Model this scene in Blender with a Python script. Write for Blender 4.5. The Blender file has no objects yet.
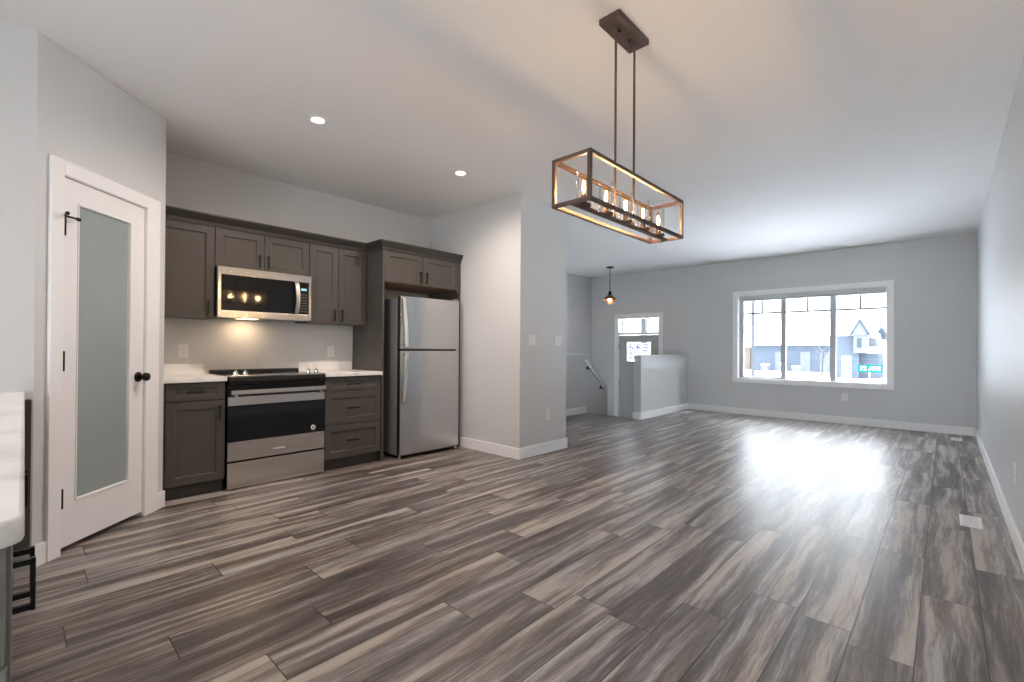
import bpy, math, random
from mathutils import Vector, Matrix
random.seed(7)
SC = bpy.context.scene
COL = SC.collection
# ------------------------------------------------------------------ camera
YAW, PIT, ROL = .75154, .00533, .00666
_S, _C = math.sin(YAW), math.cos(YAW)
R0 = Vector((_C, _S, 0)); D0 = Vector((-_S, _C, 0)); Z0 = Vector((0, 0, 1))
FW = D0*math.cos(PIT) + Z0*math.sin(PIT); UP = Z0*math.cos(PIT) - D0*math.sin(PIT)
R1 = R0*math.cos(ROL) + UP*math.sin(ROL); U1 = UP*math.cos(ROL) - R0*math.sin(ROL)
cam = bpy.data.cameras.new('camera'); co = bpy.data.objects.new('camera', cam); COL.objects.link(co)
cam.sensor_width = 36; cam.lens = 463.96/1024*36; cam.shift_y = 5.53/1024; cam.clip_start = .02; cam.clip_end = 400
M = Matrix((( R1.x, U1.x, -FW.x, 0), (R1.y, U1.y, -FW.y, 0), (R1.z, U1.z, -FW.z, 1.15), (0, 0, 0, 1)))
co.matrix_world = M
SC.camera = co
# ------------------------------------------------------------------ world and exposure
w = bpy.data.worlds.new('overcast_sky'); SC.world = w; w.use_nodes = True
wn = w.node_tree.nodes; bg = wn['Background']
bg.inputs[0].default_value = (.86, .93, 1, 1)
# overcast sky: darker at the horizon, brighter toward the zenith
_tc = wn.new('ShaderNodeTexCoord'); _sp = wn.new('ShaderNodeSeparateXYZ'); _mr = wn.new('ShaderNodeMapRange'); _mr.interpolation_type = 'SMOOTHSTEP'
_wl = w.node_tree.links; _wl.new(_tc.outputs['Generated'], _sp.inputs[0]); _wl.new(_sp.outputs[2], _mr.inputs[0])
_mr.inputs[1].default_value = .10; _mr.inputs[2].default_value = .75; _mr.inputs[3].default_value = 2.8; _mr.inputs[4].default_value = 19.0
_wl.new(_mr.outputs[0], bg.inputs[1])
vs = SC.view_settings
vs.view_transform = 'Standard'; vs.look = 'None'; vs.gamma = 1; vs.use_curve_mapping = False; vs.exposure = 0.70
SC.cycles.max_bounces = 14; SC.cycles.diffuse_bounces = 9; SC.cycles.glossy_bounces = 5; SC.cycles.transparent_max_bounces = 16
POT_POWER = 52; BULB = 540.0

def area(name, loc, rot, sx, sy, power, col):
    l = bpy.data.lights.new(name, 'AREA'); l.shape = 'RECTANGLE'; l.size = sx; l.size_y = sy; l.energy = power; l.color = col
    o = bpy.data.objects.new(name, l); COL.objects.link(o); o.location = loc; o.rotation_euler = rot; return o
def spot(name, loc, power, col, ang=130, r=.045):
    l = bpy.data.lights.new(name, 'SPOT'); l.energy = power; l.color = col; l.spot_size = math.radians(ang); l.spot_blend = 1.0; l.shadow_soft_size = r
    o = bpy.data.objects.new(name, l); COL.objects.link(o); o.location = loc; return o
WARM = (1, .835, .73)
BACK_FILL = 75
# area lamp added as daylight fill at the unseen patio opening behind the camera
area('patio_fill_lamp', (-.45, -3.45, 1.15), (math.radians(90), 0, 0), 1.5, 2.2, BACK_FILL, (.93, .965, 1))

# ------------------------------------------------------------------ dimensions (metres)
H = 2.786; XR = .312; YF = 8.97; XB = -3.239; YB = 3.588; YB2 = 4.40; XK = -4.796; XL = -3.448; YBK = -3.3
XE = -5.916; XHW = -3.676; YHW = 7.057; LND = -.56

# ------------------------------------------------------------------ materials
def newmat(n):
    m = bpy.data.materials.new(n); m.use_nodes = True; nt = m.node_tree; return m, nt, nt.nodes['Principled BSDF']
def node(nt, t, **k):
    n = nt.nodes.new(t)
    for a, b in k.items(): setattr(n, a, b)
    return n
def mth(nt, op, a, b=None, c=None):
    n = nt.nodes.new('ShaderNodeMath'); n.operation = op
    for i, v in enumerate((a, b, c)):
        if v is None: continue
        if isinstance(v, (int, float)): n.inputs[i].default_value = v
        else: nt.links.new(v, n.inputs[i])
    return n.outputs[0]
def mat(n, col, rough=.5, metal=0, var=.06, scale=6, bump=0, bscale=200, stretch=(1, 1, 1), spec=.5, coat=0, emis=None, es=0):
    m, nt, p = newmat(n)
    tc = node(nt, 'ShaderNodeTexCoord'); mp = node(nt, 'ShaderNodeMapping'); mp.inputs['Scale'].default_value = stretch
    nt.links.new(tc.outputs['Object'], mp.inputs[0])
    no = node(nt, 'ShaderNodeTexNoise'); no.inputs['Scale'].default_value = scale; no.inputs['Detail'].default_value = 4
    nt.links.new(mp.outputs[0], no.inputs['Vector'])
    r = node(nt, 'ShaderNodeValToRGB'); nt.links.new(no.outputs['Fac'], r.inputs[0])
    r.color_ramp.elements[0].position = .3; r.color_ramp.elements[1].position = .7
    r.color_ramp.elements[0].color = tuple(c*(1-var) for c in col) + (1,)
    r.color_ramp.elements[1].color = tuple(min(1, c*(1+var)) for c in col) + (1,)
    nt.links.new(r.outputs[0], p.inputs['Base Color'])
    p.inputs['Roughness'].default_value = rough; p.inputs['Metallic'].default_value = metal
    p.inputs['Specular IOR Level'].default_value = spec; p.inputs['Coat Weight'].default_value = coat
    if bump:
        n2 = node(nt, 'ShaderNodeTexNoise'); n2.inputs['Scale'].default_value = bscale; n2.inputs['Detail'].default_value = 3
        nt.links.new(mp.outputs[0], n2.inputs['Vector'])
        b = node(nt, 'ShaderNodeBump'); b.inputs['Strength'].default_value = bump; b.inputs['Distance'].default_value = .002
        nt.links.new(n2.outputs['Fac'], b.inputs['Height']); nt.links.new(b.outputs[0], p.inputs['Normal'])
    if emis:
        p.inputs['Emission Color'].default_value = emis + (1,); p.inputs['Emission Strength'].default_value = es
    return m
def glassmat(n, tint=(1, 1, 1), gloss=.12, rough=.02):
    m, nt, p = newmat(n); nt.nodes.remove(p)
    out = nt.nodes['Material Output']
    tr = node(nt, 'ShaderNodeBsdfTransparent'); tr.inputs[0].default_value = tint + (1,)
    gl = node(nt, 'ShaderNodeBsdfGlossy'); gl.inputs['Roughness'].default_value = rough
    fr = node(nt, 'ShaderNodeFresnel'); fr.inputs[0].default_value = 1.45
    mx = node(nt, 'ShaderNodeMixShader')
    f = mth(nt, 'MULTIPLY', fr.outputs[0], gloss*6); f = mth(nt, 'MINIMUM', f, 1.0)
    nt.links.new(f, mx.inputs[0]); nt.links.new(tr.outputs[0], mx.inputs[1]); nt.links.new(gl.outputs[0], mx.inputs[2])
    nt.links.new(mx.outputs[0], out.inputs[0]); return m
def emat(n, col, s):
    m, nt, p = newmat(n)
    p.inputs['Base Color'].default_value = col + (1,); p.inputs['Emission Color'].default_value = col + (1,); p.inputs['Emission Strength'].default_value = s
    return m

WALL = mat('wall_paint', (.605, .617, .622), .50, var=.012, scale=1.3, bump=.12, bscale=260)
CEIL = mat('ceiling_paint', (.84, .835, .83), .8, var=.01, scale=1.2, bump=.12, bscale=200)
TRIM = mat('white_trim_paint', (.86, .865, .87), .35, var=.012, scale=3)
DOORW = mat('white_door_paint', (.83, .83, .84), .35, var=.012, scale=3)
DOORG = mat('grey_door_paint', (.42, .44, .44), .4, var=.02, scale=3)
CAB = mat('cabinet_charcoal_paint', (.071, .065, .058), .42, var=.05, scale=4, bump=.05, bscale=150)
CABIN = mat('cabinet_wood_interior', (.30, .19, .12), .5, var=.12, scale=5, stretch=(1, 1, 8))
CROWN = mat('cabinet_crown_paint', (.036, .034, .029), .42, var=.05, scale=4)
BLACK = mat('black_metal', (.012, .012, .013), .32, metal=.6, var=.1)
BLKPL = mat('black_enamel', (.006, .007, .008), .30, var=.1, spec=.3)
STEEL = mat('brushed_stainless', (.70, .68, .66), .27, metal=1, var=.035, scale=14, bump=.10, bscale=60, stretch=(1, .06, 14))
STEELF = mat('fridge_stainless', (.60, .60, .605), .30, metal=1, var=.025, scale=14, bump=.06, bscale=60, stretch=(1, 14, .06))
FRSIDE = mat('fridge_side_grey', (.26, .265, .27), .45, var=.03, metal=.3)
CHROME = mat('chrome', (.80, .80, .80), .12, metal=1, var=.02)
HANDLE = mat('satin_handle_steel', (.88, .87, .86), .30, metal=1, var=.02)
NICKEL = mat('satin_nickel', (.62, .62, .63), .3, metal=1, var=.02)
def brushed(m, an, rot, rough):
    nt = m.node_tree; p = nt.nodes['Principled BSDF']; tg = node(nt, 'ShaderNodeTangent', direction_type='RADIAL', axis='Z')
    p.inputs['Anisotropic'].default_value = an; p.inputs['Anisotropic Rotation'].default_value = rot; p.inputs['Roughness'].default_value = rough
    nt.links.new(tg.outputs[0], p.inputs['Tangent'])
brushed(STEEL, .80, 0.0, .19); brushed(STEELF, .6, .25, .24)
DGLASS = mat('dark_oven_glass', (.006, .008, .010), .06, var=.1, spec=.45)
PLATE = mat('white_plastic', (.80, .80, .80), .35, var=.01)
SLOT = mat('outlet_slot_grey', (.22, .22, .22), .5, var=.05)
FROST = mat('frosted_door_glass', (.30, .35, .355), .24, var=.035, scale=2.5, spec=.5)
BRONZE = mat('brushed_bronze_brown', (.085, .052, .040), .5, metal=.15, var=.18, scale=18, stretch=(1, 1, 3))
GLASS = glassmat('clear_glass', gloss=.05)
WGLASS = glassmat('window_glass', gloss=.10)
FIL = emat('glowing_filament', (1, .76, .56), BULB)
BULBG = glassmat('amber_bulb_glass', (1, .80, .50), .05)
LENS = emat('downlight_lens', (1, .80, .52), 14)
QUARTZ = None
def quartz():
    m, nt, p = newmat('white_marble_laminate')
    tc = node(nt, 'ShaderNodeTexCoord'); no = node(nt, 'ShaderNodeTexNoise'); no.inputs['Scale'].default_value = 3.2; no.inputs['Detail'].default_value = 8; no.inputs['Distortion'].default_value = 1.6
    nt.links.new(tc.outputs['Object'], no.inputs['Vector'])
    r = node(nt, 'ShaderNodeValToRGB'); e = r.color_ramp.elements
    e[0].position = .30; e[0].color = (.62, .60, .57, 1); e[1].position = .44; e[1].color = (.80, .79, .77, 1)
    x = e.new(.6); x.color = (.84, .83, .82, 1); x = e.new(.72); x.color = (.72, .70, .67, 1)
    nt.links.new(no.outputs['Fac'], r.inputs[0]); nt.links.new(r.outputs[0], p.inputs['Base Color']); p.inputs['Roughness'].default_value = .3
    return m
QUARTZ = quartz()

def floor_mat():
    m, nt, p = newmat('grey_brown_plank_laminate')
    L = nt.links
    geo = node(nt, 'ShaderNodeNewGeometry'); sep = node(nt, 'ShaderNodeSeparateXYZ'); L.new(geo.outputs['Position'], sep.inputs[0])
    X, Y = sep.outputs[0], sep.outputs[1]
    PW, PL = .1975, 1.22
    u = mth(nt, 'DIVIDE', mth(nt, 'ADD', X, .082), PW); ix = mth(nt, 'FLOOR', u); fx = mth(nt, 'FRACT', u)
    wn1 = node(nt, 'ShaderNodeTexWhiteNoise', noise_dimensions='1D'); L.new(ix, wn1.inputs['W'])
    v = mth(nt, 'ADD', mth(nt, 'DIVIDE', Y, PL), wn1.outputs['Value']); iy = mth(nt, 'FLOOR', v); fy = mth(nt, 'FRACT', v)
    idn = mth(nt, 'ADD', mth(nt, 'MULTIPLY', ix, 7.31), mth(nt, 'MULTIPLY', iy, 3.77))
    wn2 = node(nt, 'ShaderNodeTexWhiteNoise', noise_dimensions='1D'); L.new(idn, wn2.inputs['W'])
    rnd = wn2.outputs['Value']
    off = mth(nt, 'MULTIPLY', rnd, 37.0)
    wc = node(nt, 'ShaderNodeCombineXYZ'); L.new(mth(nt, 'MULTIPLY', X, 3.0), wc.inputs[0]); L.new(mth(nt, 'MULTIPLY', Y, 1.4), wc.inputs[1]); L.new(off, wc.inputs[2])
    wv = node(nt, 'ShaderNodeTexNoise'); wv.inputs['Scale'].default_value = 1.0; wv.inputs['Detail'].default_value = 2; L.new(wc.outputs[0], wv.inputs['Vector'])
    XW = mth(nt, 'ADD', X, mth(nt, 'MULTIPLY', wv.outputs['Fac'], .085))
    def vec(sx, sy, o=0.0):
        c = node(nt, 'ShaderNodeCombineXYZ')
        L.new(mth(nt, 'MULTIPLY', XW, sx), c.inputs[0]); L.new(mth(nt, 'MULTIPLY', Y, sy), c.inputs[1]); L.new(mth(nt, 'ADD', off, o), c.inputs[2]); return c.outputs[0]
    def noise(v_, sc, det, dist=0.0, rough=.5):
        n = node(nt, 'ShaderNodeTexNoise'); n.inputs['Scale'].default_value = sc; n.inputs['Detail'].default_value = det; n.inputs['Distortion'].default_value = dist; n.inputs['Roughness'].default_value = rough
        L.new(v_, n.inputs['Vector']); return n.outputs['Fac']
    broad = noise(vec(1, .050), 12.0, 6, 0, .60)
    mid = noise(vec(1, .055, 5), 34.0, 5, 0, .62)
    fine = noise(vec(1, .06, 9), 170.0, 3, 0, .6)
    blotch = noise(vec(1, .30, 3), 3.4, 3, 0)
    t = mth(nt, 'MULTIPLY', mth(nt, 'SUBTRACT', broad, .5), 1.60); t = mth(nt, 'ADD', t, mth(nt, 'MULTIPLY', mth(nt, 'SUBTRACT', mid, .5), .85))
    t = mth(nt, 'ADD', t, mth(nt, 'MULTIPLY', mth(nt, 'SUBTRACT', fine, .5), .42))
    t = mth(nt, 'ADD', t, mth(nt, 'MULTIPLY', mth(nt, 'SUBTRACT', blotch, .5), .30)); t = mth(nt, 'ADD', t, mth(nt, 'MULTIPLY', mth(nt, 'SUBTRACT', rnd, .5), .10))
    t = mth(nt, 'ADD', t, .51)
    r = node(nt, 'ShaderNodeValToRGB'); L.new(t, r.inputs[0]); e = r.color_ramp.elements
    e[0].position = .14; e[0].color = (.060, .050, .047, 1)
    e[1].position = .80; e[1].color = (.45, .412, .382, 1)
    for ps, c in ((.38, (.118, .100, .094)), (.49, (.180, .156, .147)), (.60, (.275, .246, .231)), (.69, (.39, .35, .32))):
        q = e.new(ps); q.color = c + (1,)
    # warm / cool tint per plank
    tint = node(nt, 'ShaderNodeMix', data_type='RGBA', blend_type='MULTIPLY'); tint.inputs['Factor'].default_value = 1
    cr = node(nt, 'ShaderNodeValToRGB'); L.new(noise(vec(1, .1, 20), 9, 2), cr.inputs[0])
    cr.color_ramp.elements[0].position = .35; cr.color_ramp.elements[0].color = (.95, 1.0, 1.04, 1); cr.color_ramp.elements[1].position = .68; cr.color_ramp.elements[1].color = (1.04, .99, .92, 1)
    L.new(r.outputs[0], tint.inputs['A']); L.new(cr.outputs[0], tint.inputs['B'])
    # seams
    sx = mth(nt, 'MULTIPLY', mth(nt, 'MINIMUM', fx, mth(nt, 'SUBTRACT', 1.0, fx)), PW)
    sy = mth(nt, 'MULTIPLY', mth(nt, 'MINIMUM', fy, mth(nt, 'SUBTRACT', 1.0, fy)), PL)
    sd = mth(nt, 'MINIMUM', sx, sy)
    sm = node(nt, 'ShaderNodeMapRange'); L.new(sd, sm.inputs[0]); sm.inputs[1].default_value = .0008; sm.inputs[2].default_value = .0034
    mx = node(nt, 'ShaderNodeMix', data_type='RGBA'); L.new(sm.outputs[0], mx.inputs['Factor']); mx.inputs['A'].default_value = (.03, .025, .022, 1); L.new(tint.outputs['Result'], mx.inputs['B'])
    L.new(mx.outputs['Result'], p.inputs['Base Color'])
    rr = node(nt, 'ShaderNodeMapRange'); L.new(mid, rr.inputs[0]); rr.inputs[1].default_value = .3; rr.inputs[2].default_value = .7; rr.inputs[3].default_value = .29; rr.inputs[4].default_value = .38
    L.new(rr.outputs[0], p.inputs['Roughness'])
    # ripple and grain relief
    rip = noise(vec(1, .16, 2), 24.0, 1, 0)
    h = mth(nt, 'ADD', mth(nt, 'MULTIPLY', fine, .18), mth(nt, 'MULTIPLY', rip, .85)); h = mth(nt, 'ADD', h, mth(nt, 'MULTIPLY', sm.outputs[0], .6))
    b = node(nt, 'ShaderNodeBump'); b.inputs['Strength'].default_value = .20; b.inputs['Distance'].default_value = .0022
    L.new(h, b.inputs['Height']); L.new(b.outputs[0], p.inputs['Normal'])
    p.inputs['Specular IOR Level'].default_value = .46
    return m
FLOOR = floor_mat()

# ------------------------------------------------------------------ mesh builder
class MB:
    def __init__(s, T=None): s.v = []; s.f = []; s.T = T
    def add(s, vs, fs):
        b = len(s.v); s.v += [tuple(s.T(*q)) if s.T else tuple(q) for q in vs]; s.f += [tuple(b+i for i in f) for f in fs]; return s
    def box(s, x0, x1, y0, y1, z0, z1):
        return s.add([(x0,y0,z0),(x1,y0,z0),(x1,y1,z0),(x0,y1,z0),(x0,y0,z1),(x1,y0,z1),(x1,y1,z1),(x0,y1,z1)],
                     [(0,3,2,1),(4,5,6,7),(0,1,5,4),(1,2,6,5),(2,3,7,6),(3,0,4,7)])
    def prism(s, pts, axis, a, b):
        # pts: 2-D outline; axis: the extruded coordinate (0,1,2)
        n = len(pts); vs = []
        for c in (a, b):
            for p in pts:
                q = list(p); q.insert(axis, c); vs.append(tuple(q))
        return s.add(vs, [tuple(range(n))[::-1], tuple(range(n, 2*n))] + [(i, (i+1) % n, n+(i+1) % n, n+i) for i in range(n)])
    def tube(s, path, r, seg=12, cap=True):
        path = [Vector(p) for p in path]; n = len(path); rs = r if isinstance(r, (list, tuple)) else [r]*n
        vs = []; prev = None
        for i, p in enumerate(path):
            d = (path[min(i+1, n-1)] - path[max(i-1, 0)]).normalized()
            if prev is None:
                a = Vector((0, 0, 1)) if abs(d.z) < .9 else Vector((1, 0, 0)); u = d.cross(a).normalized()
            else: u = (prev - d*prev.dot(d)).normalized()
            prev = u; w_ = d.cross(u)
            for k in range(seg):
                t = 2*math.pi*k/seg; vs.append(tuple(p + (u*math.cos(t) + w_*math.sin(t))*rs[i]))
        fs = [(i*seg+k, i*seg+(k+1) % seg, (i+1)*seg+(k+1) % seg, (i+1)*seg+k) for i in range(n-1) for k in range(seg)]
        if cap: fs += [tuple(range(seg))[::-1], tuple((n-1)*seg+k for k in range(seg))]
        return s.add(vs, fs)
    def lathe(s, prof, c, axis=(0, 0, 1), seg=24, cap=True):
        ax = Vector(axis).normalized(); a = Vector((0, 0, 1)) if abs(ax.z) < .9 else Vector((1, 0, 0)); u = ax.cross(a).normalized(); w_ = ax.cross(u); c = Vector(c)
        vs = []; n = len(prof)
        for r, h in prof:
            for k in range(seg):
                t = 2*math.pi*k/seg; vs.append(tuple(c + ax*h + (u*math.cos(t) + w_*math.sin(t))*max(r, 1e-5)))
        fs = [(i*seg+k, i*seg+(k+1) % seg, (i+1)*seg+(k+1) % seg, (i+1)*seg+k) for i in range(n-1) for k in range(seg)]
        if cap: fs += [tuple(range(seg))[::-1], tuple((n-1)*seg+k for k in range(seg))]
        return s.add(vs, fs)
    def shaker(s, u0, u1, v0, v1, t=.02, rail=.06, rec=.009, F=None):
        # F(u,v,w): w outward
        o = [(u0,v0),(u1,v0),(u1,v1),(u0,v1)]; e = .0015
        o2 = [(u0+e,v0+e),(u1-e,v0+e),(u1-e,v1-e),(u0+e,v1-e)]
        r = min(rail, (v1-v0)*.27)
        i1 = [(u0+rail,v0+r),(u1-rail,v0+r),(u1-rail,v1-r),(u0+rail,v1-r)]; g = .006
        i2 = [(u0+rail+g,v0+r+g),(u1-rail-g,v0+r+g),(u1-rail-g,v1-r-g),(u0+rail+g,v1-r-g)]
        g2 = .014
        i3 = [(u0+rail+g2,v0+r+g2),(u1-rail-g2,v0+r+g2),(u1-rail-g2,v1-r-g2),(u0+rail+g2,v1-r-g2)]
        rings = [(o,0),(o,t-e),(o2,t),(i1,t),(i2,t-rec),(i3,t-rec-.001)]
        vs = [F(p[0],p[1],w_) for ring,w_ in rings for p in ring]; fs = [(3,2,1,0)]
        for k in range(5):
            for j in range(4): fs.append((k*4+j, k*4+(j+1)%4, (k+1)*4+(j+1)%4, (k+1)*4+j))
        fs.append((20,21,22,23)); return s.add(vs, fs)
ORG = {}
def empty(name, loc, label=None, cat=None, group=None):
    o = bpy.data.objects.new(name, None); COL.objects.link(o); o.location = loc; o.empty_display_size = .1; ORG[o.name] = Vector(loc)
    if label: o['label'] = label
    if cat: o['category'] = cat
    if group: o['group'] = group
    return o
def build(name, mb, m, parent=None, bev=0, smooth=None, loc=None):
    me = bpy.data.meshes.new(name)
    if parent is not None: org = ORG[parent.name]
    elif loc is not None: org = Vector(loc)
    else:
        xs = [v[0] for v in mb.v]; ys = [v[1] for v in mb.v]; zs = [v[2] for v in mb.v]
        org = Vector(((min(xs)+max(xs))/2, (min(ys)+max(ys))/2, min(zs)))
    me.from_pydata([tuple(Vector(v)-org) for v in mb.v], [], mb.f); me.materials.append(m)
    import bmesh
    b = bmesh.new(); b.from_mesh(me); bmesh.ops.recalc_face_normals(b, faces=b.faces); b.to_mesh(me); b.free()
    o = bpy.data.objects.new(name, me); COL.objects.link(o); ORG[o.name] = org
    if parent is not None: o.parent = parent
    else: o.location = org
    if bev:
        md = o.modifiers.new('bevel', 'BEVEL'); md.width = bev; md.segments = 2; md.limit_method = 'ANGLE'; md.angle_limit = math.radians(40)
    if smooth is not None:
        for p in me.polygons: p.use_smooth = True
        me.set_sharp_from_angle(angle=math.radians(smooth))
    return o
def struct(name, mb, m, parent=None, **k):
    o = build(name, mb, m, parent, **k)
    if parent is None: o['kind'] = 'structure'
    return o
def tag(o, label, cat, group=None):
    o['label'] = label; o['category'] = cat
    if group: o['group'] = group
    return o

# ================================================================== THE ROOM
fl = MB().prism([(-4.9,-3.4),(.42,-3.4),(.42,9.09),(-3.74,9.09),(-3.74,7.10),(-4.83,7.10),(-4.83,4.0),(-4.9,4.0)], 2, -.12, 0)
struct('floor', fl, FLOOR)
struct('ceiling', MB().box(-6.05,.42,-3.4,9.09,H,H+.1), CEIL)
def wall(name, *boxes):
    mb = MB()
    for b in boxes: mb.box(*b)
    return struct(name, mb, WALL)
wall('wall_right', (XR,XR+.1,-3.4,9.09,-.12,H))
# far wall with the window and entry door openings (Y from 8.97 to 9.09)
WX0,WX1,WZ0,WZ1 = -2.765,-.640,.650,2.145
DX0,DX1,DZ1 = -5.222,-4.265,1.830
a,b = YF,YF+.12
wall('wall_far', (XE-.1,DX0,a,b,LND-.1,H),(DX0,DX1,a,b,DZ1,H),(DX1,WX0,a,b,LND-.1,H),(WX0,WX1,a,b,LND-.1,WZ0),(WX0,WX1,a,b,WZ1,H),(WX1,XR,a,b,LND-.1,H))
wall('wall_entry', (XE-.1,XE,YB2,YF,-1.9,H))
wall('wall_kitchen', (XK-.1,XK,.62,YB,-.12,H))
wall('wall_block', (XE,XB,YB,YB2,0,H))
wall('wall_left', (XL-.1,XL,-3.4,.066,0,H))
wall('wall_pantry_return', (XK,-4.113,.62,.73,0,H))
# back wall behind the camera, with an unseen patio opening added to let daylight in
wall('wall_back', (XL,-1.25,-3.4,YBK,0,H),(-1.25,.25,-3.4,YBK,2.3,H),(.25,XR,-3.4,YBK,0,H))
# diagonal pantry wall: s runs along the wall, n out of it
DIR = Vector((-1,1,0)).normalized(); NRM = Vector((1,1,0)).normalized(); A0 = Vector((XL,.066,0))
def DG(s, n, z): return A0 + DIR*s + NRM*n + Vector((0,0,z))
S0,S1,SZ = .138,.752,2.093
mb = MB(DG); mb.box(0,S0,-.1,0,0,H).box(S1,.94,-.1,0,0,H).box(S0,S1,-.1,0,SZ,H); struct('wall_pantry', mb, WALL)
struct('wall_pantry_closet', MB().box(-4.79,-4.69,-.9,.62,0,H).box(-4.69,XL-.1,-1.0,-.9,0,H), WALL)
# half walls
struct('wall_entry_half', MB().box(XHW-.127,XHW,YHW,YF,LND,1.052), WALL, bev=.003)
struct('trim_1', MB().box(XHW-.129,XHW+.002,YHW-.002,YF,1.052,1.062), TRIM, bev=.002)
XS = -4.773
prof = [(YB2,-1.9),(YB2,1.060),(7.107,1.060),(7.815,.440),(7.815,LND),(7.4,-1.9)]
struct('wall_stair_half', MB().prism(prof, 0, XS-.12, XS), WALL)
prof = [(YB2,1.060),(YB2,1.070),(7.111,1.070),(7.822,.447),(7.822,.437),(7.107,1.060)]
struct('trim_2', MB().prism(prof, 0, XS-.122, XS+.002), TRIM)
# entry landing, the short flight down to it and the basement well
STEPM = mat('stair_carpet_grey', (.20,.19,.18), .9, var=.2, scale=60)
struct('floor_landing', MB().box(XE,-3.74,7.70,YF,LND-.1,LND), mat('landing_vinyl', (.28,.27,.25), .5, var=.1))
mb = MB().box(XS,-3.803,7.10,7.40,LND,-.187).box(XS,-3.803,7.40,7.70,LND,-.373); struct('floor_steps', mb, STEPM)
struct('floor_basement_well', MB().box(XE,XS-.12,YB2,7.70,-2.0,-1.9), STEPM)
struct('wall_under_floor', MB().box(XS,-3.74,7.04,7.10,LND,-.12), WALL)

# baseboards
BT,BH = .014,.115
def base(name, *boxes, T=None):
    mb = MB(T)
    for b in boxes: mb.box(*b)
    return struct(name, mb, TRIM, bev=.003)
base('baseboard_far', (XHW,XR,YF-BT,YF,0,BH))
base('baseboard_right', (XR-BT,XR,-3.3,YF-BT,0,BH))
base('baseboard_block', (-4.17,XB+BT,YB-BT,YB,0,BH),(XB,XB+BT,YB,YB2,0,BH),(XB-.6,XB+BT,YB2,YB2+BT,0,BH))
base('baseboard_entry', (XHW,XHW+BT,YHW-BT,YF-BT,0,BH),(XHW-.127-BT,XHW,YHW-BT,YHW,0,BH))
base('baseboard_stair', (XS,XS+BT,YB2,7.08,0,BH))
base('baseboard_pantry', (.869,.948,0,BT,0,BH),(.0,.066,0,BT,0,BH), T=DG)
base('baseboard_back', (.25,XR-BT,YBK,YBK+BT,0,BH),(XL,-1.25,YBK,YBK+BT,0,BH))

# pantry door casing, jamb and door
mb = MB(DG)
mb = MB(DG).box(.066,.142,0,.018,0,2.172).box(.748,.868,0,.018,0,2.172).box(.142,.748,0,.018,SZ-.001,2.172)
# jamb
mb.box(S0,S0+.006,-.1,.012,0,SZ).box(.746,S1,-.1,.012,0,SZ).box(S0+.006,.746,-.1,.012,SZ-.006,SZ)
struct('trim_3', mb, TRIM, bev=.0025)
# door slab as a frame round the glass
e0,e1,zb,zt = .146,.743,.034,2.084
g0,g1,gz0,gz1 = .246,.626,.275,1.958
def ring(mb, n0, n1, a0,a1,b0,b1, c0,c1,d0,d1):
    mb.box(a0,c0,n0,n1,b0,b1).box(c1,a1,n0,n1,b0,b1).box(c0,c1,n0,n1,b0,d0).box(c0,c1,n0,n1,d1,b1); return mb
dm = ring(MB(DG), -.035,.0, e0,e1,zb,zt, g0,g1,gz0,gz1)
pd = struct('door_1', dm, DOORW)
g = MB(DG).box(g0,g1,-.022,-.012,gz0,gz1); build('frosted_glass', g, FROST, pd)
# glazing bead bevelled toward the pane
bd = MB(DG)
rr = [((g0-.006,gz0-.006),(g1+.006,gz0-.006),(g1+.006,gz1+.006),(g0-.006,gz1+.006),.0005),
      ((g0-.004,gz0-.004),(g1+.004,gz0-.004),(g1+.004,gz1+.004),(g0-.004,gz1+.004),.004),
      ((g0+.004,gz0+.004),(g1-.004,gz0+.004),(g1-.004,gz1-.004),(g0+.004,gz1-.004),.003),
      ((g0+.008,gz0+.008),(g1-.008,gz0+.008),(g1-.008,gz1-.008),(g0+.008,gz1-.008),-.012)]
vs_ = [(q[0],r[4],q[1]) for r in rr for q in r[:4]]; fs_ = [(k*4+j,k*4+(j+1)%4,(k+1)*4+(j+1)%4,(k+1)*4+j) for k in range(3) for j in range(4)]
bd.add(vs_, fs_); build('glazing_bead', bd, DOORW, pd)
# knob
kc = DG(.700,0,.948)
kb = MB().lathe([(.0,0),(.033,.0),(.033,.004),(.028,.009),(.013,.012),(.011,.030),(.016,.036),(.026,.044),(.0285,.054),(.026,.064),(.015,.071),(.0,.072)], kc, NRM, 28)
build('knob', kb, BLACK, pd, smooth=50)
for k,(z0,z1) in enumerate(((1.765,1.868),(1.015,1.118),(.258,.358))):
    hb = MB(DG).box(.1445,.160,.0002,.003,z0,z1)
    hb.tube([(.150,.010,z0-.004),(.150,.010,z1+.004)], .0080, 12)
    h = build('hinge', hb, BLACK, pd)
    if k == 0:
        ds = MB(DG).tube([(.150,.010,z1),(.138,.030,z1+.002),(.122,.048,z1+.004)], .0055, 8).tube([(.124,.046,z1+.004),(.114,.058,z1+.005)], .010, 10)
        ds.tube([(.150,.010,z1),(.180,.022,z1-.001),(.206,.030,z1-.003)], .0055, 8).tube([(.204,.029,z1-.003),(.218,.034,z1-.004)], .010, 10)
        build('door_stop', ds, BLACK, h)

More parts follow.
